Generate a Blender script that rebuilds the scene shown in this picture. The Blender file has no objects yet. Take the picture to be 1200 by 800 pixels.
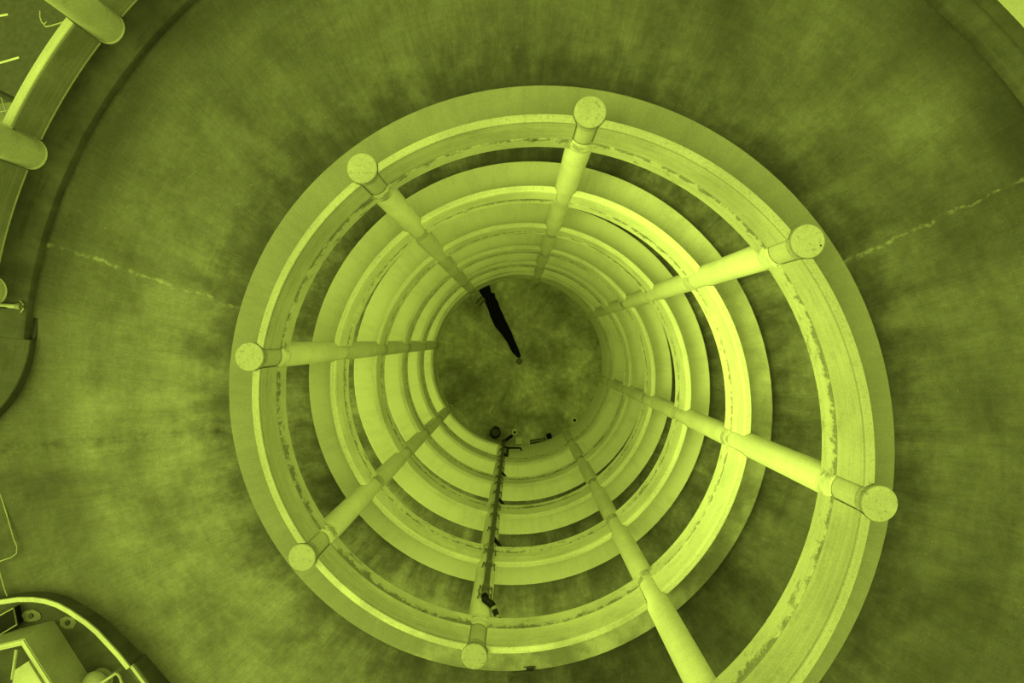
import bpy, math, random
from math import pi, cos, sin, sqrt, radians, atan2, hypot
from mathutils import Vector
random.seed(7)
sc = bpy.context.scene
COL = sc.collection
T = 2 * pi

# ------------------------------------------------------------------ the place
# The axis of the well is the world origin, its floor is z = 0, units are metres.
# The ramp is a helix climbing 3.774 m per turn. "a" is the helix parameter: a = 0 at the
# column with the drainpipe on the lowest turn, the surface climbs as a grows.
RISE = 3.774
A0 = 1.7712                        # bearing of the drainpipe column (clockwise seen from above)
CAM = (-0.1745, 1.2745, 29.84)
TOP = 5 * T                        # a at the drainpipe column, topmost turn
def zb(a): return 0.03 + RISE * a / T           # underside of the edge beam
def pol(R, a, z):
    f = A0 + a
    return (R * cos(f), -R * sin(f), z)
def at(px, py, z):                 # a point of the site survey (photo frame) on the level z
    d = (CAM[2] - z) / 600.0
    return Vector((CAM[0] + (px - 605.06) * d, CAM[1] - (py - 398.06) * d, z))

# ------------------------------------------------------------------ materials
def nt_new(name):
    m = bpy.data.materials.new(name); m.use_nodes = True
    nt = m.node_tree; nt.nodes.clear()
    out = nt.nodes.new('ShaderNodeOutputMaterial')
    b = nt.nodes.new('ShaderNodeBsdfPrincipled')
    nt.links.new(b.outputs[0], out.inputs[0])
    return m, nt, b
class G:
    """tiny node-graph helper"""
    def __init__(s, nt): s.nt = nt; s.N = nt.nodes; s.L = nt.links.new
    def inp(s, sock, v):
        if isinstance(v, (int, float)): sock.default_value = v
        elif isinstance(v, tuple): sock.default_value = v
        else: s.L(v, sock)
    def m(s, op, a, b=0.0, c=None, clamp=False):
        n = s.N.new('ShaderNodeMath'); n.operation = op; n.use_clamp = clamp
        s.inp(n.inputs[0], a); s.inp(n.inputs[1], b)
        if c is not None: s.inp(n.inputs[2], c)
        return n.outputs[0]
    def pos(s):
        n = s.N.new('ShaderNodeNewGeometry'); x = s.N.new('ShaderNodeSeparateXYZ')
        s.L(n.outputs['Position'], x.inputs[0]); return x.outputs[0], x.outputs[1], x.outputs[2], n.outputs['Position']
    def vec(s, x, y, z):
        n = s.N.new('ShaderNodeCombineXYZ'); s.inp(n.inputs[0], x); s.inp(n.inputs[1], y); s.inp(n.inputs[2], z); return n.outputs[0]
    def noise(s, v, scale, detail=5.0, rough=.6, dist=0.0):
        n = s.N.new('ShaderNodeTexNoise'); s.L(v, n.inputs['Vector'])
        n.inputs['Scale'].default_value = scale; n.inputs['Detail'].default_value = detail
        n.inputs['Roughness'].default_value = rough; n.inputs['Distortion'].default_value = dist
        return n.outputs['Fac']
    def ramp(s, v, a, b, lo=0.0, hi=1.0):
        n = s.N.new('ShaderNodeMapRange'); n.interpolation_type = 'SMOOTHSTEP'
        s.inp(n.inputs[0], v)
        for i, k in enumerate((a, b, lo, hi)): n.inputs[i + 1].default_value = k
        return n.outputs[0]
    def color(s, v, tint):
        n = s.N.new('ShaderNodeVectorMath'); n.operation = 'SCALE'
        n.inputs[0].default_value = tint; s.inp(n.inputs['Scale'], v); return n.outputs[0]
    def bump(s, h, strength, dist, b):
        n = s.N.new('ShaderNodeBump'); n.inputs['Strength'].default_value = strength
        n.inputs['Distance'].default_value = dist; s.inp(n.inputs['Height'], h); s.L(n.outputs[0], b.inputs['Normal'])
TINT = (0.975, 1.0, 0.74)

def plain(name, v, rough=.7, metal=0.0, grain=.12, scale=9.0):
    m, nt, b = nt_new(name); g = G(nt); x, y, z, p = g.pos()
    n = g.noise(p, scale, 4)
    g.L(g.color(g.m('MULTIPLY', v, g.ramp(n, .25, .75, 1 - grain, 1 + grain)), TINT), b.inputs['Base Color'])
    b.inputs['Roughness'].default_value = rough; b.inputs['Metallic'].default_value = metal
    b.inputs['Specular IOR Level'].default_value = .2 if v < .02 else .4
    return m

def concrete(name, v, streak='v', blot=.25, stain=.0, weather_light=None, grain=.10, speck=0.0, stain_lo=.60, joint=False):
    """cast concrete: broad blotches, run-off or form streaks, dark stains, pitted speckle.
    weather_light=(z0,z1,factor): rain-washed upper turn dark with lichen, darkened further to offset the shaded well."""
    m, nt, b = nt_new(name); g = G(nt); x, y, z, p = g.pos()
    r = g.m('SQRT', g.m('ADD', g.m('MULTIPLY', x, x), g.m('MULTIPLY', y, y)))
    th = g.m('ARCTAN2', y, x)
    arc = g.m('MULTIPLY', th, 5.0)
    hz = g.m('SUBTRACT', z, g.m('MULTIPLY', th, -RISE / T))      # height following the helix
    if streak == 'v': sv = g.vec(g.m('MULTIPLY', arc, 3.2), g.m('MULTIPLY', r, 2.0), g.m('MULTIPLY', hz, .5))
    elif streak == 'h': sv = g.vec(g.m('MULTIPLY', arc, .25), g.m('MULTIPLY', r, 16.0), g.m('MULTIPLY', hz, 16.0))
    else: sv = g.vec(g.m('MULTIPLY', arc, 6.0), g.m('MULTIPLY', r, .8), g.m('MULTIPLY', z, .4))
    n1 = g.noise(p, .9, 5); n2 = g.noise(sv, 1.0, 5, .65); n3 = g.noise(p, 38.0, 3, .7)
    f = g.ramp(n1, .3, .7, 1 - blot, 1 + blot)
    f = g.m('MULTIPLY', f, g.ramp(n2, .3, .7, 1 - blot * .8, 1 + blot * .55))
    f = g.m('MULTIPLY', f, g.ramp(n3, .3, .7, 1 - grain, 1 + grain))
    if stain:
        s1 = g.noise(g.vec(g.m('MULTIPLY', arc, 2.2), g.m('MULTIPLY', r, 4.0), g.m('MULTIPLY', hz, 4.0)), 1.0, 6, .7)
        f = g.m('MULTIPLY', f, g.ramp(s1, stain_lo - .07, stain_lo + .05, 1.0, 1 - stain))
    if joint:      # water marks hanging from the joint under the panels
        h = g.m('FLOORED_MODULO', g.m('ADD', hz, RISE * A0 / T - .03), RISE)
        jn = g.noise(g.vec(g.m('MULTIPLY', arc, 5.0), g.m('MULTIPLY', h, 3.0), g.m('MULTIPLY', z, .6)), 1.0, 6, .72)
        big = g.noise(g.vec(g.m('MULTIPLY', arc, .35), 0.0, g.m('MULTIPLY', z, .9)), 1.0, 3, .5)
        lim = g.m('ADD', g.m('MULTIPLY', h, 1.1), g.m('MULTIPLY', big, .55))
        f = g.m('MULTIPLY', f, g.ramp(g.m('ADD', g.m('SUBTRACT', lim, .60), g.m('SUBTRACT', jn, .5)), -.02, .10, 1.0, .42))
    if speck:
        s2 = g.noise(p, 16.0, 2, .5)
        f = g.m('MULTIPLY', f, g.ramp(s2, .60, .68, 1.0, 1 - speck))
    if weather_light:  # lichen plus painted-in darkening that evens the light with the well
        wn = g.m('ADD', z, g.ramp(n1, .3, .7, -.5, .5))
        f = g.m('MULTIPLY', f, g.ramp(wn, weather_light[0], weather_light[1], 1.0, weather_light[2]))
    g.L(g.color(g.m('MINIMUM', g.m('MULTIPLY', f, v), .90), TINT), b.inputs['Base Color'])
    b.inputs['Roughness'].default_value = .88; b.inputs['Specular IOR Level'].default_value = .25
    g.bump(g.m('ADD', g.m('MULTIPLY', n3, .6), n2), .25, .012, b)
    return m

def road(name, v):
    """broom-finished, grimy ramp road: cross brushing, tyre-polished lane, shade painted along the kerbs, blotches, two patched joints"""
    m, nt, b = nt_new(name); g = G(nt); x, y, z, p = g.pos()
    r = g.m('SQRT', g.m('ADD', g.m('MULTIPLY', x, x), g.m('MULTIPLY', y, y)))
    th = g.m('ARCTAN2', y, x)
    flat = g.vec(x, y, 0.0)
    n1 = g.noise(p, .42, 5, .6, .4); n2 = g.noise(p, 2.2, 6, .65); n3 = g.noise(p, 45.0, 3, .75)
    br = g.noise(g.vec(g.m('MULTIPLY', th, 8.5), g.m('MULTIPLY', r, .28), g.m('MULTIPLY', z, .2)), 1.0, 6, .65, .3)     # radial wash marks
    bf = g.noise(g.vec(g.m('MULTIPLY', th, 190.0), g.m('MULTIPLY', r, 1.2), 0.0), 1.0, 2, .6)  # brushing
    tr = g.noise(g.vec(g.m('MULTIPLY', th, .9), g.m('MULTIPLY', r, 5.5), 0.0), 1.0, 5, .65)    # tyre tracks
    f = g.ramp(n1, .28, .72, .62, 1.38)
    f = g.m('MULTIPLY', f, g.ramp(br, .3, .7, .80, 1.18))
    f = g.m('MULTIPLY', f, g.ramp(n2, .3, .7, .88, 1.12))
    f = g.m('MULTIPLY', f, g.ramp(bf, .3, .7, .94, 1.06))
    f = g.m('MULTIPLY', f, g.ramp(tr, .3, .7, .94, 1.06))
    f = g.m('MULTIPLY', f, g.ramp(n3, .3, .72, .86, 1.14))
    n5 = g.noise(p, 9.0, 4, .7)
    f = g.m('MULTIPLY', f, g.ramp(n5, .3, .7, .92, 1.08))
    f = g.m('ADD', f, g.m('MULTIPLY', g.ramp(g.noise(p, 23.0, 1, .4), .745, .78, 0.0, 1.0), .55))
    # paler round the opening, darker round the far side, ragged edge
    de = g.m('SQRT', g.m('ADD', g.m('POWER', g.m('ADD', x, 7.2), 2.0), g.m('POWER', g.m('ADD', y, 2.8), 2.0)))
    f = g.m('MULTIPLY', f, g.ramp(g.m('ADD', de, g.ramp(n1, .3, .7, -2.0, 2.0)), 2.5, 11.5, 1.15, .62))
    f = g.m('MULTIPLY', f, g.ramp(z, 17.6, 18.9, 4.6, 1.0))     # dry, dusty covered turns, painted paler still to offset their shade
    # grime plus painted shade towards both kerbs, ragged edge
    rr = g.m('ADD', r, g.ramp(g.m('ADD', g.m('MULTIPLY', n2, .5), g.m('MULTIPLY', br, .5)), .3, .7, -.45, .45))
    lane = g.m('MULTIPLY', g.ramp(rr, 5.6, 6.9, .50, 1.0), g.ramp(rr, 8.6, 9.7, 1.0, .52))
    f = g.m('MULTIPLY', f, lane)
    # patched construction joints: pale, broken radial lines
    wob = g.m('MULTIPLY', g.m('SUBTRACT', g.noise(flat, 2.0, 4), .5), .30)
    for img_deg in (198.8, 334.4, 92.0, 175.0):
        A = -radians(img_deg)
        d = g.m('ADD', g.m('SUBTRACT', g.m('MULTIPLY', y, cos(A)), g.m('MULTIPLY', x, sin(A))), wob)
        along = g.m('ADD', g.m('MULTIPLY', x, cos(A)), g.m('MULTIPLY', y, sin(A)))
        on = g.m('MULTIPLY', g.ramp(g.m('ABSOLUTE', d), .012, .05 if img_deg > 180 else .22, 1.0, 0.0), g.ramp(along, 5.6, 5.9, 0.0, 1.0))
        on = g.m('MULTIPLY', on, g.ramp(g.noise(flat, 3.1, 4, .7), .42, .62, 0.0, 1.0))
        f = g.m('ADD', f, g.m('MULTIPLY', on, .9 if img_deg > 180 else -.28))
    g.L(g.color(g.m('MULTIPLY', f, v), TINT), b.inputs['Base Color'])
    b.inputs['Roughness'].default_value = .9; b.inputs['Specular IOR Level'].default_value = .2
    g.bump(g.m('ADD', n3, bf), .3, .01, b)
    return m

def well_floor_mat(name, v):
    m, nt, b = nt_new(name); g = G(nt); x, y, z, p = g.pos()
    r = g.m('SQRT', g.m('ADD', g.m('MULTIPLY', x, x), g.m('MULTIPLY', y, y)))
    th = g.m('ARCTAN2', y, x)
    n1 = g.noise(p, .45, 4, .55, .5); n2 = g.noise(p, 3.0, 6, .65)
    rad = g.noise(g.vec(g.m('MULTIPLY', th, 5.0), g.m('MULTIPLY', r, .25), 0.0), 1.0, 6, .7)
    f = g.ramp(n1, .3, .7, .55, 1.5)
    f = g.m('MULTIPLY', f, g.ramp(rad, .3, .7, .86, 1.14))
    f = g.m('MULTIPLY', f, g.ramp(n2, .3, .7, .8, 1.2))
    spoke = g.noise(g.vec(g.m('MULTIPLY', th, 14.0), g.m('MULTIPLY', r, .4), 3.0), 1.0, 3, .6)
    f = g.m('ADD', f, g.m('MULTIPLY', g.ramp(spoke, .64, .72, 0.0, .8), g.ramp(n2, .4, .6, 0.0, 1.0)))
    g.L(g.color(g.m('MULTIPLY', f, v), TINT), b.inputs['Base Color'])
    b.inputs['Roughness'].default_value = .8
    return m

def block_mat(name, v):
    """concrete block wall laid round the well"""
    m, nt, b = nt_new(name); g = G(nt); x, y, z, p = g.pos()
    th = g.m('ARCTAN2', y, x)
    br = nt.nodes.new('ShaderNodeTexBrick'); g.L(g.vec(g.m('MULTIPLY', th, 5.0), z, 0.0), br.inputs['Vector'])
    br.inputs['Scale'].default_value = 1.0; br.inputs['Brick Width'].default_value = .42; br.inputs['Row Height'].default_value = .21
    br.inputs['Mortar Size'].default_value = .012
    br.inputs['Color1'].default_value = (v * .97, v, v * .8, 1); br.inputs['Color2'].default_value = (v * .88, v * .91, v * .72, 1)
    br.inputs['Mortar'].default_value = (v * .70, v * .72, v * .55, 1)
    g.L(br.outputs['Color'], b.inputs['Base Color']); b.inputs['Roughness'].default_value = .9
    return m

M = {}
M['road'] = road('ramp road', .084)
M['kerb'] = concrete('kerb concrete', .90, 'r', .08, .0, (17.2, 19.4, .15))  # upper turn darkened further for the shade beside the parapet
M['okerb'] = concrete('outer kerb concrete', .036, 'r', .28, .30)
M['panel'] = concrete('panel concrete', .72, 'h', .13, .12, (18.6, 20.4, .47))
M['beam'] = concrete('beam concrete', .76, 'h', .12, .5, (18.0, 19.6, .54), stain_lo=.62, joint=True)
M['coping'] = concrete('coping concrete', .82, 'h', .10, .0, (18.2, 20.6, .30), .12, .16)
M['shaft'] = concrete('column concrete', .66, 'v', .08, .06)
M['shaft_top'] = concrete('weathered column concrete', .38, 'v', .10, .05)
M['cap'] = concrete('column top concrete', .235, 'v', .10, .0, None, .12, .25)
M['collar'] = concrete('collar concrete', .55, 'h', .2, .45, stain_lo=.55)
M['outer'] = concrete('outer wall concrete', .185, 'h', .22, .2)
M['outer_coping'] = concrete('outer coping concrete', .31, 'h', .10)
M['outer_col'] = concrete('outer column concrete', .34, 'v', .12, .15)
M['floor'] = well_floor_mat('well floor', .47)
M['block'] = block_mat('block wall', .88)
M['pipe'] = plain('drainpipe plastic', .10, .5)
M['clamp'] = plain('clamp metal', .12, .6)
M['black'] = plain('black', .006, .6)
M['wet'] = plain('black sludge', .005, .95, 0, .5, 30)
M['steel'] = plain('pale steel', .80, .6)
M['midsteel'] = plain('grey steel', .22, .5)
M['grate'] = plain('cast iron', .02, .7)
M['asphalt'] = plain('asphalt', .030, .9, 0, .22, 3.0)
M['paint'] = plain('road paint', .34, .7, 0, .08, 20)
M['roof'] = concrete('roof felt', .12, 'r', .25, .2)
M['boxwall'] = concrete('roof box render', .28, 'v', .12, .1)
M['darkroof'] = concrete('dark roof', .045, 'r', .25, .2)
M['palepad'] = plain('bleached concrete', .12, .9, 0, .2, 6.0)
M['chalk'] = plain('pale sealant', .2, .9, 0, .2, 12.0)

# ------------------------------------------------------------------ mesh helpers
class MB:
    def __init__(s): s.v = []; s.f = []
    def add(s, vs, fs):
        o = len(s.v); s.v += [tuple(v) for v in vs]; s.f += [tuple(i + o for i in f) for f in fs]
    def sweep(s, prof, a0, a1, n, cap=True, trim=None):
        """closed profile [(R,h)] (or function a -> profile) swept along the helix"""
        P = prof if callable(prof) else (lambda a: prof)
        k = len(P(a0)); vs = []; fs = []
        for i in range(n + 1):
            a = a0 + (a1 - a0) * i / n
            for R, h in P(a):
                a_ = a if trim is None else a0 + trim(R) + (a1 - a0 - 2 * trim(R)) * i / n
                vs.append(pol(R, a_, zb(a_) + h))
        for i in range(n):
            for j in range(k):
                q = (j + 1) % k
                fs.append((i * k + j, i * k + q, (i + 1) * k + q, (i + 1) * k + j))
        if cap: fs += [tuple(range(k - 1, -1, -1)), tuple(n * k + j for j in range(k))]
        s.add(vs, fs); return s
    def lathe(s, c, prof, n=32, cap=True):
        """prof [(r,z)] bottom to top round the vertical through c"""
        vs = []; fs = []; k = len(prof)
        for r, z in prof:
            for i in range(n):
                t = T * i / n; vs.append((c[0] + r * cos(t), c[1] + r * sin(t), z))
        for j in range(k - 1):
            for i in range(n):
                q = (i + 1) % n; fs.append((j * n + i, j * n + q, (j + 1) * n + q, (j + 1) * n + i))
        if cap: fs += [tuple(range(n - 1, -1, -1)), tuple((k - 1) * n + i for i in range(n))]
        s.add(vs, fs); return s
    def tube(s, pts, r, n=12):
        pts = [Vector(p) for p in pts]; vs = []; fs = []; k = len(pts)
        for i, p in enumerate(pts):
            d = (pts[min(i + 1, k - 1)] - pts[max(i - 1, 0)]).normalized()
            u = d.cross(Vector((0, 0, 1)) if abs(d.z) < .9 else Vector((1, 0, 0))).normalized(); w = d.cross(u)
            for j in range(n):
                t = T * j / n; vs.append(p + r * (cos(t) * u + sin(t) * w))
        for i in range(k - 1):
            for j in range(n):
                q = (j + 1) % n; fs.append((i * n + j, i * n + q, (i + 1) * n + q, (i + 1) * n + j))
        fs += [tuple(range(n - 1, -1, -1)), tuple((k - 1) * n + j for j in range(n))]
        s.add(vs, fs); return s
    def prism(s, poly, z0, z1):
        k = len(poly); vs = [(p[0], p[1], z0) for p in poly] + [(p[0], p[1], z1) for p in poly]
        fs = [tuple(range(k - 1, -1, -1)), tuple(range(k, 2 * k))]
        fs += [(i, (i + 1) % k, k + (i + 1) % k, k + i) for i in range(k)]
        s.add(vs, fs); return s
    def box(s, c, x, y, z, ang=0.0):
        """centre of the base, half sizes x y, height z"""
        ca, sa = cos(ang), sin(ang)
        s.prism([(c[0] + ca * p - sa * q, c[1] + sa * p + ca * q) for p, q in ((-x, -y), (x, -y), (x, y), (-x, y))], c[2], c[2] + z); return s
    def wall(s, line, t, z0, z1):
        """wall of thickness t along a polyline of xy points; z0/z1 numbers or functions of the index"""
        k = len(line); A = []; B = []
        for i, p in enumerate(line):
            d = Vector(line[min(i + 1, k - 1)][:2]) - Vector(line[max(i - 1, 0)][:2]); d.normalize()
            nrm = Vector((-d.y, d.x)) * t / 2
            A.append((p[0] + nrm.x, p[1] + nrm.y)); B.append((p[0] - nrm.x, p[1] - nrm.y))
        fz = lambda f, i: f(i) if callable(f) else f
        vs = []
        for i in range(k): vs += [(*A[i], fz(z0, i)), (*B[i], fz(z0, i)), (*B[i], fz(z1, i)), (*A[i], fz(z1, i))]
        fs = [(0, 3, 2, 1), (4 * k - 4, 4 * k - 3, 4 * k - 2, 4 * k - 1)]
        for i in range(k - 1):
            for j in range(4):
                q = (j + 1) % 4; fs.append((4 * i + j, 4 * i + q, 4 * i + 4 + q, 4 * i + 4 + j))
        s.add(vs, fs); return s
    def build(s, name, mat, parent=None, base=None, bevel=0.0):
        """link as ONE object; vertices are kept relative to the thing's base"""
        b = Vector(base) if base is not None else (Vector(parent['_b']) if parent is not None else Vector((0, 0, 0)))
        me = bpy.data.meshes.new(name)
        me.from_pydata([(v[0] - b.x, v[1] - b.y, v[2] - b.z) for v in s.v], [], s.f)
        import bmesh
        bm = bmesh.new(); bm.from_mesh(me); bmesh.ops.recalc_face_normals(bm, faces=bm.faces); bm.to_mesh(me); bm.free()
        me.polygons.foreach_set('use_smooth', [True] * len(me.polygons))
        me.set_sharp_from_angle(angle=radians(32))
        me.materials.append(mat); me.update()
        o = bpy.data.objects.new(name, me); COL.objects.link(o)
        if parent is not None: o.parent = parent; o['_b'] = tuple(b)
        else: o.location = b; o['_b'] = tuple(b)
        if bevel:
            m = o.modifiers.new('bevel', 'BEVEL'); m.width = bevel; m.segments = 2; m.limit_method = 'ANGLE'; m.angle_limit = radians(40)
        return o
def tag(o, label, cat, group=None, kind=None):
    o['label'] = label; o['category'] = cat
    if group: o['group'] = group
    if kind: o['kind'] = kind
    return o
def thing(name, base, label, cat, group=None):
    o = bpy.data.objects.new(name, None); COL.objects.link(o); o.empty_display_size = .3
    o.location = base; o['_b'] = tuple(base)
    return tag(o, label, cat, group)
def struct(o): o['kind'] = 'structure'; return o

# ------------------------------------------------------------------ dimensions of the ramp section
R_BEAM, R_PAN0, R_PAN1 = 4.725, 4.732, 4.860
H_BEAM, H_TOP = .37, 1.02
R_KERB, H_KERB, H_DECK = 5.685, .30, .02
R_OK, R_OW, OW_T = 9.76, 10.45, .16
H_OK, H_OWTOP = .15, .74
R_COL = 4.93
A_END = 6 * T - .06                # the ramp runs off beyond the last column
COLR = .25

# where the road opens to the left of the photograph, topmost turn: island wall line (xy)
Z_ISL = 19.76
isl_px = [(-60, 716), (-30, 711), (0, 705.5), (20, 702.5), (38, 702.5), (52, 704.5), (66, 709), (80, 716.5), (100, 730), (113, 741), (125, 754), (138, 768), (150, 783), (165, 803), (190, 836), (215, 868)]
isl = [at(x, y, Z_ISL) for x, y in isl_px]
def ang_a(p):                      # helix parameter on the topmost turn of an xy point
    f = atan2(-p[1], p[0])
    return TOP + (f - A0 + .6) % T - .6
isl_ra = sorted((ang_a(p), hypot(p[0], p[1])) for p in isl)
def r_out(a):
    """outer rim of the road slab"""
    if a < TOP + .05: return R_OW + OW_T
    lo, hi = isl_ra[0], isl_ra[-1]
    if a <= lo[0]: return lo[1]
    for (a1, r1), (a2, r2) in zip(isl_ra, isl_ra[1:]):
        if a1 <= a <= a2: return r1 + (r2 - r1) * (a - a1) / (a2 - a1)
    if a < TOP + radians(189.0) - A0: return 13.6
    return R_OW + OW_T

# ------------------------------------------------------------------ setting: floor, ramp, kerbs, walls
fl = MB(); fl.lathe((0, 0), [(5.0, -.3), (5.0, 0.0)], 96); struct(fl.build('floor', M['floor']))
gr = MB()
N_ = 128                           # ground outside and below the ramp, pierced by the well
vs = []; fs = []
for R in (5.0, 12.0, 26.0, 60.0):
    for i in range(N_): vs.append((R * cos(T * i / N_), R * sin(T * i / N_), -.02))
for j in range(3):
    for i in range(N_):
        q = (i + 1) % N_; fs.append((j * N_ + i, j * N_ + q, (j + 1) * N_ + q, (j + 1) * N_ + i))
gr.add(vs, fs); struct(gr.build('ground', M['asphalt']))

DECK_T = .24
dk = MB()
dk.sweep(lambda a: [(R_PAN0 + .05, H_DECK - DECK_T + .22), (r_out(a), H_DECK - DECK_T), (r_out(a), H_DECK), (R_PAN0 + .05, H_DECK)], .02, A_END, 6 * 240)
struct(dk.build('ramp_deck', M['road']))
be = MB(); be.sweep([(R_BEAM, 0), (R_BEAM + .25, 0), (R_BEAM + .25, H_BEAM), (R_BEAM + .004, H_BEAM), (R_BEAM, H_BEAM - .004)], .0, A_END, 6 * 120)
struct(be.build('edge_beam', M['beam']))
kb = MB(); kb.sweep([(R_PAN1 - .05, H_DECK - .01), (R_KERB, H_DECK - .01), (R_KERB, H_KERB - .02), (R_KERB - .02, H_KERB), (R_PAN1 - .05, H_KERB)], .0, A_END, 6 * 120)
struct(kb.build('inner_kerb', M['kerb']))
# outer kerb, rounded; it turns away at the road's opening on the left
def okerb(r0=R_OK):
    return [(r0, H_DECK - .02), (R_OW + .02, H_DECK - .02), (R_OW + .02, H_OK), (r0 + .07, H_OK), (r0 + .03, H_OK - .015), (r0 + .008, H_OK - .05)]
AK = TOP + radians(187.5) - A0     # start of the straight run on the top turn
def okerb_lip(a):
    p = okerb(); k = max(0.0, min(1.0, (a - (TOP + radians(285.0) - A0)) / radians(12.0))) * .065
    return p[:3] + [(R_OK + .42, H_OK), (R_OK + .34, H_OK + k * .8), (R_OK + .28, H_OK + k), (R_OK + .22, H_OK + k * .7), (R_OK + .13, H_OK)] + p[3:]
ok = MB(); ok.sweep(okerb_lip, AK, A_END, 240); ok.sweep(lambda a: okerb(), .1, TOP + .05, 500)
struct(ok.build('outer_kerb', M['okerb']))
# corner of that kerb beside the opening
zc = zb(AK) + H_OK
cor = [at(x, y, zb(AK) + H_OK) for x, y in ((35.5, 398), (33.5, 410), (30, 424), (25, 438), (18, 453), (9, 467), (0, 478), (-14, 492), (-34, 508), (-64, 526))]
kc = MB(); poly = [(p.x, p.y) for p in cor]
e1 = pol(R_OW + .02, AK, 0); far = at(-64, 400, zc)
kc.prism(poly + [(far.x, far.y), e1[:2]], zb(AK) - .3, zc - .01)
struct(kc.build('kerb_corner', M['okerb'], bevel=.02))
# outer wall of the lower turns (out of sight behind the ramp) and of the top turn beyond the frame
degrees_end = math.degrees(A_END - TOP + A0) - 360
ow = MB()
owp = [(R_OW, H_DECK), (R_OW + OW_T, H_DECK), (R_OW + OW_T, H_OWTOP), (R_OW, H_OWTOP)]
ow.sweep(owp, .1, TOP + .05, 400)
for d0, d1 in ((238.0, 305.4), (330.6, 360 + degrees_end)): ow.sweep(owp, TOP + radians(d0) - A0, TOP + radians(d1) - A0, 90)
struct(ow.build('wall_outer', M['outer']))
# block wall round the well bottom, under the lowest turn
bw = MB(); n = 120; vs = []; fs = []
for i in range(n + 1):
    a = .12 + (T - .2) * i / n
    for R, z in ((4.80, -.02), (5.0, -.02), (5.0, zb(a) + .02), (4.80, zb(a) + .02)): vs.append(pol(R, a, z))
for i in range(n):
    for j in range(4):
        q = (j + 1) % 4; fs.append((4 * i + j, 4 * i + q, 4 * i + 4 + q, 4 * i + 4 + j))
fs += [(3, 2, 1, 0), (4 * n, 4 * n + 1, 4 * n + 2, 4 * n + 3)]
bw.add(vs, fs); struct(bw.build('wall_well', M['block']))

# ------------------------------------------------------------------ columns round the well
cols = [  # bearing index, phrase used to name its neighbours, label
    ('drainpipe column', 'round concrete column carrying the black drainpipe, at the bottom of the well'),
    ('lower-left column', 'round concrete column at lower left, short speckled top facing the corner roofs'),
    ('left column', 'round concrete column lying level across the left side, coarse speckled top'),
    ('upper-left column', 'round concrete column at upper left, smooth pale top, leaning toward the sludge streak'),
    ('top column', 'round concrete column nearest the top edge, standing almost upright in view'),
    ('upper-right column', 'round concrete column at upper right with a small dark hole in its top'),
    ('right column', 'round concrete column at lower right, largest smooth top disc overhanging the kerb'),
    ('cut-off column', 'round concrete column cut off by the bottom edge, its top out of view')]
for i, (short, label) in enumerate(cols):
    a = i * T / 8; c = pol(R_COL, a, 0); ztop = zb(TOP + a) + 1.07
    t = thing('concrete_column', (c[0], c[1], 0), label, 'column', 'columns round the well')
    zt = zb(TOP + a) + .30
    MB().lathe(c, [(COLR + .03, 0), (COLR + .03, .10), (COLR, .14), (COLR, zt)], 40).build('shaft', M['shaft'], t)
    u = MB().lathe(c, [(COLR - .012, zt), (COLR - .012, ztop - .17)], 40).build('upper_shaft', M['shaft_top'], t)
    u['label'] = 'weathered upper shaft'
    MB().lathe(c, [(COLR - .012, ztop - .17), (COLR, ztop - .165), (COLR, ztop - .10), (COLR - .006, ztop - .09), (COLR, ztop - .08), (COLR, ztop - .012), (COLR - .012, ztop)], 48).build('cap', M['cap'], t)
    if i == 5:
        h = at(961.8, 287.5, ztop)
        MB().lathe((h.x, h.y), [(.014, ztop - .01), (.014, ztop + .002)], 12).build('hole', M['black'], t)
    for l in range(6):
        zz = zb(l * T + a)
        if zz < .15: continue
        MB().lathe(c, [(COLR, zz + .0), (COLR + .028, zz + .012), (COLR + .028, zz + H_BEAM - .10), (COLR + .004, zz + H_BEAM + .0)], 40, False).build('collar', M['collar'], t)

# ------------------------------------------------------------------ parapet panels, bay by bay
NTH = ['topmost', 'second', 'third', 'fourth', 'fifth', 'lowest']
def trim(R): return (sqrt(max(.0, .256 ** 2 - (R_COL - R) ** 2)) + .010) / R   # panel ends are cut to the round of the column
for i in range(8):
    a0 = i * T / 8; a1 = (i + 1) * T / 8
    base = pol(4.8, (a0 + a1) / 2, zb((a0 + a1) / 2) + H_BEAM)
    def label(n):
        x, y = cols[i][0], cols[(i + 1) % 8][0]
        if n == 0 and i == 7: return 'long topmost parapet panel climbing right of the cut-off column'
        return '%s concrete parapet panel down, between the %s and the %s' % (NTH[n], x, y) if 0 < n < 5 else '%s concrete parapet panel between the %s and the %s' % (NTH[n], x, y)
    proto = thing('parapet_panel', base, label(5), 'parapet panel', 'parapet panels round the well')
    a0_, a1_ = a0, a1
    MB().sweep([(R_PAN0, H_BEAM + .014), (R_PAN1, H_BEAM + .014), (R_PAN1, H_TOP - .06), (R_PAN0, H_TOP - .06)], a0_, a1_, 24, True, trim).build('wall_slab', M['panel'], proto)
    MB().sweep([(R_PAN0 + .004, H_TOP - .06), (R_PAN1 + .006, H_TOP - .06), (R_PAN1 + .006, H_TOP - .008), (R_PAN1 - .002, H_TOP), (R_PAN0 + .014, H_TOP), (R_PAN0 + .004, H_TOP - .012)], a0_, a1_, 24, True, trim).build('coping', M['coping'], proto)
    for l in range(1, 6):
        c = proto.copy(); COL.objects.link(c); c.location = (base[0], base[1], base[2] + RISE * l)
        c['label'] = label(5 - l); c['_b'] = tuple(c.location)
        for ch in proto.children:
            d = ch.copy(); COL.objects.link(d); d.parent = c

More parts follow.
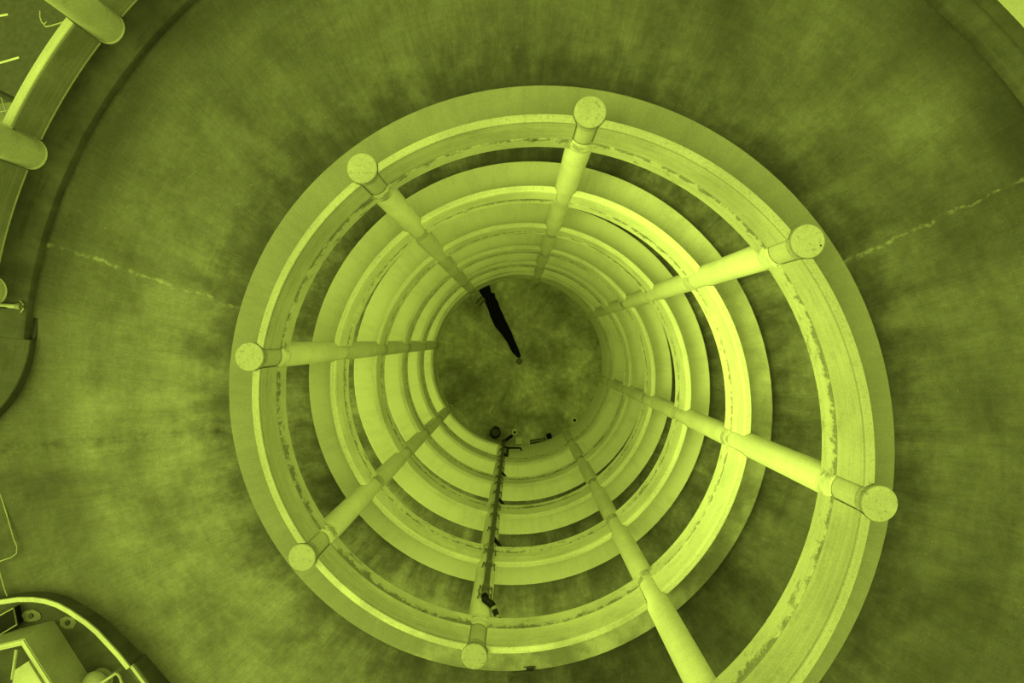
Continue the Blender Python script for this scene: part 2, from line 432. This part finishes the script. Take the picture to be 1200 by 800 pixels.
# ------------------------------------------------------------------ outer columns and wall panels, top turn
def outer_col(deg, label, up):
    a = TOP + radians(deg) - A0; c = pol(10.49, a, 0); z0 = zb(a) + H_OK - .02
    t = thing('outer_column', (c[0], c[1], z0), label, 'column', 'columns of the outer wall')
    MB().lathe(c, [(.30, z0), (.30, z0 + .03), (.285, z0 + .05), (.285, z0 + up)], 40).build('shaft', M['outer_col'], t)
    MB().lathe(c, [(.285, z0 + up), (.30, z0 + up + .01), (.30, z0 + up + .1), (.285, z0 + up + .115)], 40).build('cap', M['cap'], t)
outer_col(222.4, 'pale round column of the outer wall in the top left corner', 2.6)
outer_col(207.2, 'pale round column of the outer wall on the left edge, above the kerb', 2.6)
outer_col(192.2, 'round column end just showing on the left edge beside the black plate', 2.6)
def outer_panel(d0, d1, label, mat='outer', bead=True):
    a0 = TOP + radians(d0) - A0 + .030; a1 = TOP + radians(d1) - A0 - .030; am = (a0 + a1) / 2
    t = thing('outer_wall_panel', pol(R_OW + .08, am, zb(am) + H_OK), label, 'parapet panel', 'panels of the outer wall')
    MB().sweep([(R_OW, H_OK - .01), (R_OW + OW_T, H_OK - .01), (R_OW + OW_T, H_OWTOP - .05), (R_OW, H_OWTOP - .05)], a0, a1, 24).build('wall_slab', M[mat], t)
    MB().sweep([(R_OW - .006, H_OWTOP - .05), (R_OW + OW_T + .006, H_OWTOP - .05), (R_OW + OW_T + .006, H_OWTOP - .01), (R_OW + OW_T - .006, H_OWTOP), (R_OW + .006, H_OWTOP), (R_OW - .006, H_OWTOP - .01)], a0, a1, 24).build('coping', M['outer_coping'], t)
    if bead: MB().sweep([(R_OW - .022, H_OK - .01), (R_OW, H_OK - .01), (R_OW, H_OK + .015), (R_OW - .022, H_OK + .008)], a0, a1, 24).build('base_bead', M['midsteel'], t)
outer_panel(192.2, 207.2, 'dark outer wall panel on the left edge below the second round column')
outer_panel(207.2, 222.4, 'dark outer wall panel with bright coping between the two upper-left columns')
outer_panel(222.4, 237.4, 'dark outer wall panel on the top edge, right of the corner column')
outer_panel(306.0, 330.0, 'lit outer wall panel in the top right corner', 'outer_col', False)  # paler concrete than the other panels stands in for sunlight on it

# ------------------------------------------------------------------ drainpipe on its column
RP = 4.60
dpa = math.asin(.034 / RP)
def dp(R, z, off=0.0): return pol(R, -dpa + off, z)
z_el = zb(TOP) - .58
tag_b = dp(RP, 0)
t = thing('drainpipe', (tag_b[0], tag_b[1], 0), 'black drainpipe clamped to the inner face of the bottom column', 'pipe')
MB().tube([dp(RP, .25), dp(RP, z_el)], .075, 16).build('pipe', M['pipe'], t)
top = Vector(dp(RP, z_el)); side = Vector(pol(4.68, -.052, z_el + .16)); end = Vector(pol(5.02, -.112, zb(TOP) - .02))
eb = MB(); eb.tube([top + Vector((0, 0, -.06)), top, top + Vector((0, 0, .07)), top.lerp(side, .3) + Vector((0, 0, .05)), top.lerp(side, .7), side], .076, 16)
eb.build('elbow', M['black'], t)
MB().tube([side, side.lerp(end, .5), end], .06, 14).build('inlet_pipe', M['black'], t)
for f in (.05, .38):
    p = side.lerp(end, f); q = side.lerp(end, f + .10)
    MB().tube([p, q], .072, 14).build('coupling', M['boxwall'], t)
def clamp(z):
    mb = MB(); c = dp(RP, z)
    mb.lathe(c, [(.095, z - .05), (.10, z - .045), (.10, z + .045), (.095, z + .05)], 16)
    for sg in (-1, 1):
        p = Vector(dp(RP + .01, z, sg * .030)); q = Vector(dp(RP + .15, z, sg * .036))
        mb.tube([Vector(dp(RP, z)), p], .014, 6); mb.tube([p, q], .014, 6)
        mb.box((p.x, p.y, z - .06), .02, .02, .12, 0)
    mb.build('pipe_clamp', M['clamp'], t)
for l in range(6):
    z = zb(l * T)
    for dz in (.62, 1.5, 2.75):
        if .4 < z + dz < z_el: clamp(z + dz)
clamp(z_el - .12)
for l in range(1, 5):                      # branches from the drain of each turn
    z = zb(l * T) - .18
    p0 = Vector(dp(RP, z - .2)); p1 = Vector(pol(4.70, -.05, z)); p2 = Vector(pol(4.80, -.075, z + .1)); p3 = Vector(pol(4.98, -.088, z + .17))
    MB().tube([p0, p1, p2, p3], .055, 10).build('branch_pipe', M['black'], t)
# the low branch reaching along the block wall, and the outlet at the foot
zl = 2.1
MB().tube([dp(RP, zl), pol(4.62, -.06, zl), pol(4.58, -.19, zl), pol(4.60, -.205, zl - .05), pol(4.64, -.215, zl - .18), pol(4.74, -.22, zl - .22)], .055, 10).build('wall_branch', M['black'], t)
foot = at(603, 508, .55)
MB().tube([dp(RP, .9), dp(RP, .42), dp(4.62, .36, -.01), (foot.x - .13, foot.y - .14, .42)], .085, 12).build('outlet_pipe', M['black'], t)

# ------------------------------------------------------------------ drains let into each turn of the road
dx = at(617, 783, zb(TOP) + .02)
aD = ang_a(dx) - TOP; RD = R_KERB + .045
for l in range(5, 0, -1):
    a = l * T + aD; RDl = RD if l < 5 else RD - .05
    c = pol(RDl if l < 5 else R_KERB - .035, a, zb(a) + H_DECK)
    nm = ['', 'lowest', 'fourth', 'third', 'second', 'topmost'][l]
    t = thing('road_drain', c, '%s dark rectangular drain beside the inner kerb, right of the drainpipe column' % nm, 'drain', 'drains beside the inner kerb')
    an = -(A0 + a) + pi / 2
    dep = .288 if l == 5 else .012
    fr = MB(); ca, sa = cos(an), sin(an); W, D = .16, .055
    if l == 5: D = .05
    for (ox, oy, hx, hy) in ((0, D, W, .012), (0, -D, W, .012), (W, 0, .012, D), (-W, 0, .012, D)):
        fr.box((c[0] + ca * ox - sa * oy, c[1] + sa * ox + ca * oy, c[2]), hx, hy, dep, an)
    fr.build('frame', M['grate'], t)
    g_ = MB(); g_.box((c[0], c[1], c[2] + .001), W - .01, D - .01, dep - .008, an); g_.build('grate', M['black'], t)

# ------------------------------------------------------------------ things on the well floor
def pxpoly(pts, ox, oy, s, z): return [at(ox + x / s, oy + y / s, z) for x, y in pts]
sl = pxpoly([(238, 62), (290, 30), (345, 22), (358, 60), (365, 100), (398, 108), (404, 150), (430, 185), (445, 240), (470, 290), (500, 360), (530, 420), (560, 480), (590, 560), (622, 630), (642, 690), (635, 715), (618, 715), (590, 690), (560, 660), (535, 610), (515, 570), (470, 505), (430, 455), (400, 420), (375, 365), (355, 325), (340, 270), (315, 215), (290, 150), (262, 110)], 530, 330, 8, .0)
for p in sl:
    q = hypot(p.x, p.y)
    if q > 4.79: p *= 4.79 / q
s_ = MB(); s_.prism([(p.x, p.y) for p in sl], .001, .012)
tag(s_.build('sludge_streak', M['wet'], base=(sl[12].x, sl[12].y, 0)), 'long black jagged sludge streak from the wall to the middle of the well floor', 'stain')
c = at(608.5, 423.5, 0)
t = thing('floor_drain', (c.x, c.y, 0), 'small dark drain cover in the middle of the well floor', 'drain')
MB().lathe(c, [(.17, .001), (.17, .015), (.14, .018)], 20).build('rim', M['grate'], t)
gb = MB()
for k in range(-2, 3): gb.box((c.x + k * .05, c.y, .016), .015, .11, .012)
gb.build('grate_bars', M['midsteel'], t)
# bin
c = at(580.3, 507.5, .9)
t = thing('rubbish_bin', (c.x, c.y, 0), 'round black bin on the well floor left of the drainpipe', 'bin')
bb = MB(); bb.lathe(c, [(.25, 0), (.29, .85), (.31, .87), (.31, .9), (.27, .9), (.23, .15)], 28, False); bb.build('barrel', M['black'], t)
MB().lathe(c, [(.01, .3), (.25, .3), (.26, .52)], 20).build('bin_bag', M['pipe'], t)
def standpipe(px, py, r, h, label):
    c = at(px, py, h)
    t = thing('standpipe', (c.x, c.y, 0), label, 'pipe', 'open standpipes on the well floor')
    MB().lathe(c, [(r, 0), (r, h), (r * .55, h), (r * .55, h - .5)], 20, False).build('pipe', M['steel'], t)
    MB().lathe(c, [(r * .54, h - .45), (r * .54, h - .12)], 16).build('mouth', M['black'], t)
standpipe(603.2, 506.5, .15, .55, 'pale open standpipe at the foot of the drainpipe')
standpipe(673.5, 492.5, .17, .5, 'pale open standpipe by the block wall near the cut-off column')
c = at(608, 516.5, .45)
t = thing('junction_box', (c.x, c.y, 0), 'small pale square box against the block wall beside the drainpipe foot', 'box')
MB().box((c.x, c.y, 0), .17, .16, .42).build('body', M['steel'], t, bevel=.015)
MB().box((c.x, c.y, .42), .18, .17, .03).build('lid', M['steel'], t, bevel=.008)
c = at(643.5, 511, .3)
t = thing('black_box', (c.x, c.y, 0), 'small black box at the wall foot left of the cut-off column', 'box')
MB().box((c.x, c.y, 0), .13, .13, .28, .3).build('body', M['black'], t, bevel=.01)
MB().box((c.x, c.y, .28), .14, .14, .03, .3).build('lid', M['wet'], t)
c = at(630.5, 517.5, .2)
t = thing('wall_bench', (c.x, c.y, 0), 'low black trough set into the foot of the block wall', 'trough')
MB().box((c.x, c.y, 0), .46, .13, .2, .17).build('body', M['black'], t)
MB().box((c.x - .02, c.y + .07, .2), .42, .05, .08, .17).build('rim', M['midsteel'], t)
c = at(563, 353, .1)
t = thing('floor_hatch', (c.x, c.y, 0), 'small grey slatted hatch on the floor left of the sludge streak', 'hatch')
MB().box((c.x, c.y, 0), .28, .17, .03, .85).build('plate', M['midsteel'], t)
hb = MB()
for k in (-1, 1): hb.box((c.x - sin(.85) * k * .13, c.y + cos(.85) * k * .13, .03), .28, .025, .03, .85)
hb.build('bars', M['grate'], t)

# ------------------------------------------------------------------ slots and lines beside the outer kerb
def slot(pts, w, z, label):
    line = [at(x, y, z) for x, y in pts]
    mb = MB(); mb.wall([(p.x, p.y) for p in line], w, z - .02, z + .012)
    c = line[len(line) // 2]
    tag(mb.build('drain_slot', M['black'], base=(c.x, c.y, z)), label, 'drain', 'slots along the outer kerb')
zs = zb(TOP + radians(189) - A0) + H_DECK
slot([(43.4, 361), (42.4, 372), (41.4, 382), (40, 392), (38.4, 402), (36.2, 413)], .095, zs, 'black slot with debris along the outer kerb below the left column end')
slot([(17, 459), (12, 466), (6, 473), (-2, 481)], .06, zs - .04, 'thin black slot along the kerb corner on the left edge')
zr = zb(TOP + radians(166) - A0) + H_DECK
def cord(pts, z, label, r=.012):
    l = [at(x, y, z) for x, y in pts]; c = l[len(l) // 2]
    tag(MB().tube([p + Vector((0, 0, r * .6)) for p in l], r, 6).build('pale_cord', M['chalk'], base=(c.x, c.y, z)), label, 'cord', 'pale cords on the road')
cord([(0, 576), (4, 588), (9, 604), (13, 618), (17, 632), (20.5, 640), (20, 648), (13, 653), (5, 655.5), (-4, 659)], zr + .03, 'thin pale cord bent like an elbow on the left edge of the road')
cord([(-2, 662), (2, 676), (6, 690), (9, 698)], zr + .02, 'short pale cord on the road above the corner roof wall')

# pipe and plate beside the last outer column
zk = zb(TOP + radians(191.5) - A0) + H_OK
p0 = at(-14, 357.5, zk + .06); p1 = at(21, 359, zk + .06)
t = thing('barrier_arm', (p1.x, p1.y, zk), 'short grey pipe with clamp and black plate on the outer kerb at left edge', 'pipe')
MB().tube([p0, p1], .045, 14).build('pipe', M['midsteel'], t)
MB().tube([p1 - Vector((.02, 0, 0)), p1 + Vector((.07, 0, 0))], .062, 14).build('clamp', M['clamp'], t)
kb_ = MB()
for dy in (-.10, .10): kb_.tube([p1 + Vector((.02, 0, 0)), p1 + Vector((.11, dy * .4, 0)), p1 + Vector((.02 if dy < 0 else .0, dy * 1.1, -.04))], .012, 6)
kb_.build('hook', M['midsteel'], t)
pl = [at(x, y, zk + .1) for x, y in ((-14, 351), (9.3, 361), (-14, 361))]
MB().prism([(p.x, p.y) for p in pl], zk, zk + .1).build('plate', M['wet'], t)['label'] = 'black triangular plate'

# ------------------------------------------------------------------ outside, beyond the upper-left wall
for k, (x0, y0, x1, y1, lab) in enumerate(((-40, 25.5, 9, 16.8, 'pale parking line on the ground, nearer the top left corner'), (-40, 85, 22, 67.2, 'longer pale parking line on the ground beyond the outer wall'))):
    p = at(x0, y0, 0); q = at(x1, y1, 0)
    mb = MB(); mb.wall([(p.x, p.y), (q.x, q.y)], .12, -.019, -.005)
    tag(mb.build('parking_line', M['paint'], base=(q.x, q.y, -.01)), lab, 'road marking', 'parking lines')
zo = 17.5
t = thing('outside_handrail', tuple(at(2, 110, zo)), 'black handrail with pale wires behind the upper-left outer wall', 'handrail')
MB().tube([at(-30, 95, zo), at(25, 121.5, zo)], .07, 10).build('rail', M['black'], t)
for pts in (((1, 113), (9, 136)), ((-10, 133), (14, 128.5))):
    MB().tube([at(x, y, zo - .4) for x, y in pts], .012, 6).build('wire', M['midsteel'], t)
MB().prism([(p.x, p.y) for p in (at(-25, 124, zo - 1), at(30, 118, zo - 1), at(10, 160, zo - 1), at(-25, 160, zo - 1))], zo - 1.1, zo - 1.0).build('landing', M['roof'], t)
zl = 19.6
t = thing('wall_lamp', tuple(at(66, 28, zl)), 'thin hooked pale bracket behind the top left corner column', 'bracket')
MB().tube([at(x, y, zl) for x, y in ((47, 13), (47, 20), (49, 26), (53, 29.5))], .012, 6).build('rod', M['midsteel'], t)
MB().tube([at(x, y, zl) for x, y in ((55, 26), (51.8, 29), (54, 31.5), (60, 30.5), (70, 27.5), (80, 24))], .015, 8).build('hook', M['midsteel'], t)

# ------------------------------------------------------------------ island roofs in the lower left corner
ZF = 18.75
wl = MB()
iz = lambda i: Z_ISL
wl.wall([(p.x, p.y) for p in isl[:13]], .080, ZF - .2, Z_ISL - .03)
t = thing('island_wall', (isl[7].x, isl[7].y, ZF), 'thin curved wall with bright edge round the lower left corner roofs', 'wall')
wl.build('wall_slab', M['darkroof'], t)  # near-black tone stands in for shade on the road-side face
cp = MB(); cp.wall([(p.x, p.y) for p in isl[:13]], .088, Z_ISL - .03, Z_ISL); cp.build('coping', M['outer_coping'], t)
r2 = MB(); r2.wall([(p.x, p.y) for p in isl[12:]], .20, ZF - .2, Z_ISL - .08)
t = thing('side_wall', (isl[13].x, isl[13].y, ZF), 'dull double-edged wall continuing the bright curved wall to the bottom edge', 'wall')
r2.build('wall_slab', M['darkroof'], t)  # same dark tone painted in place of shade
r3 = MB(); r3.wall([(p.x + .03, p.y + .03) for p in isl[12:]], .06, Z_ISL - .08, Z_ISL - .03); r3.build('rail', M['midsteel'], t)
rf = MB(); xy = [(p.x, p.y) for p in isl]
rf.prism(xy + [(at(215, 1000, ZF).x, at(0, 1000, ZF).y), (at(-160, 1000, ZF).x, at(0, 1000, ZF).y), (at(-160, 716, ZF).x, xy[0][1])], ZF - .25, ZF)
struct(rf.build('corner_roof', M['darkroof']))
# render box
ZT, ZB = 19.42, ZF
P = at(28.5, 748, ZT)
ex = (at(61.5, 800, ZT) - P).normalized(); ey = (at(0, 754.5, ZT) - P).normalized()
t = thing('roof_box', (P.x, P.y, ZB), 'pale box with open recessed top in the lower left corner', 'roof structure')
def quad(o, u, v, e=0.0): return [(o.x, o.y), ((o + u).x, (o + u).y), ((o + u + v).x, (o + u + v).y), ((o + v).x, (o + v).y)]
L1, L2, WT = 2.6, 2.2, .13
bx = MB()
bx.prism(quad(P, ex * L1, ey * WT), ZB, ZT); bx.prism(quad(P + ey * WT, ey * L2, ex * WT), ZB, ZT)
bx.prism(quad(P + ey * (WT + L2), ex * L1, ey * WT), ZB, ZT)
bx.build('walls', M['boxwall'], t)
cpp = MB()
cpp.prism(quad(P + ex * .02 + ey * .02, ex * L1, ey * .05), ZT, ZT + .02); cpp.prism(quad(P + ey * .075 + ex * .02, ey * L2, ex * .05), ZT, ZT + .02)
cpp.build('coping', M['outer_coping'], t)
MB().prism(quad(P + ex * WT + ey * WT, ex * L1, ey * L2), ZB, ZB + .05).build('recess_floor', M['darkroof'], t)
q0 = at(33, 774.5, ZT - .12); 
MB().prism([(p.x, p.y) for p in (at(33, 774.5, ZT - .12), at(17, 785, ZT - .12), at(10, 822, ZT - .12), at(60, 818, ZT - .12))], ZB + .05, ZT - .12).build('hatch', M['boxwall'], t, bevel=.01)
MB().tube([at(20, 760, ZT - .3), at(15, 795, ZT - .3)], .035, 8).build('recess_bar', M['midsteel'], t)
# apron: the textured lower roof alongside the box
for nm, lab, px, sides in (('roof_drain', 'pale bleached patch with a dark drain, nearer the black skylight', (37, 721), 14), ('roof_drain', 'pale bleached patch with a dark drain under the bright curved wall', (80, 729), 7)):
    c = at(px[0], px[1], ZF)
    t = thing(nm, (c.x, c.y, ZF), lab, 'drain', 'drains on the corner roof')
    rx, ry = ((.21, .13) if sides == 14 else (.19, .15))
    MB().prism([(c.x + rx * cos(T * k / sides) * (1 + .1 * sin(3 * k)), c.y + ry * sin(T * k / sides) * (1 + .1 * cos(2 * k))) for k in range(sides)], ZF, ZF + .012).build('pad', M['palepad'], t)
    MB().lathe(c, [(.055, ZF + .01), (.055, ZF + .03), (.035, ZF + .035)], 14).build('grate', M['grate'], t)
# skylight
zs_ = ZF + .14
sk = [at(x, y, zs_) for x, y in ((-22, 733), (16, 712), (20, 731.5), (-22, 757))]
t = thing('skylight', (sk[1].x, sk[1].y, ZF), 'black skylight with thin pale frame at the left edge of the corner roof', 'skylight')
MB().prism([(p.x, p.y) for p in sk], ZF, zs_ - .02).build('glass', M['wet'], t)
MB().tube([p for p in sk] + [sk[0]], .016, 8).build('frame', M['boxwall'], t)
# vent dome and rail
c = at(104, 808, 19.1)
t = thing('vent_dome', (c.x, c.y, ZF), 'pale rounded vent dome on the bottom edge beside the roof box', 'vent')
MB().lathe(c, [(.24, ZF), (.24, 18.9)], 28).build('pipe', M['boxwall'], t)
MB().lathe(c, [(.25, 18.88)] + [(.28 * cos(radians(d)), 18.92 + .18 * sin(radians(d))) for d in (0, 15, 30, 45, 60, 75, 88)], 32).build('cowl', M['cap'], t)
zg = 19.4
t = thing('guard_rail', tuple(at(137, 789, ZF)), 'dull metal guard rail on the bottom edge inside the curved wall', 'handrail')
MB().tube([at(96, 815, zg), at(118, 800.5, zg), at(137, 788, zg)], .028, 8).build('rail', M['midsteel'], t)
MB().tube([at(137, 788, zg), at(141, 793, zg), at(146, 808, zg)], .028, 8).build('rail', M['midsteel'], t)
for x, y in ((137, 788), (118, 800.5)): MB().tube([at(x, y, zg), Vector((at(x, y, zg).x, at(x, y, zg).y, ZF))], .022, 8).build('post', M['midsteel'], t)

# ------------------------------------------------------------------ light: bright hazy sky, low soft sun from the lower left
LT = (0.79, 1.0, 0.155); SKY = 1.32; SUN = 2.8
w = bpy.data.worlds.new('sky'); sc.world = w; w.use_nodes = True
bg = w.node_tree.nodes['Background']; bg.inputs[1].default_value = 1.0
gw = G(w.node_tree); tc = w.node_tree.nodes.new('ShaderNodeTexCoord'); sx = w.node_tree.nodes.new('ShaderNodeSeparateXYZ')
w.node_tree.links.new(tc.outputs['Generated'], sx.inputs[0])
lum = gw.m('MULTIPLY', gw.m('ADD', .42, gw.m('MULTIPLY', gw.m('MAXIMUM', sx.outputs[2], 0.0), .85)), SKY)   # hazy sky, a little brighter overhead
w.node_tree.links.new(gw.color(lum, LT), bg.inputs[0])
sd = bpy.data.lights.new('sun', 'SUN'); so = bpy.data.objects.new('sun', sd); COL.objects.link(so)
sd.energy = SUN; sd.angle = radians(48); sd.color = LT
az, el = radians(196), radians(38)
d = Vector((cos(az) * cos(el), sin(az) * cos(el), sin(el)))
so.rotation_euler = d.to_track_quat('Z', 'Y').to_euler(); so.location = d * 60

# ------------------------------------------------------------------ camera
cd = bpy.data.cameras.new('camera'); co = bpy.data.objects.new('camera', cd); COL.objects.link(co)
co.location = CAM; co.rotation_euler = (0, 0, 0)
cd.sensor_width = 36; cd.lens = 18; cd.clip_end = 300
cd.shift_x = -(605.06 - 600) / 1200; cd.shift_y = -(400 - 398.06) / 1200
sc.camera = co
sc.cycles.max_bounces = 16; sc.cycles.diffuse_bounces = 12
for o in COL.objects:
    if '_b' in o: del o['_b']
sc.view_settings.view_transform = 'Standard'; sc.view_settings.look = 'None'
sc.view_settings.gamma = 1.0; sc.view_settings.use_curve_mapping = False
sc.view_settings.exposure = 0.55
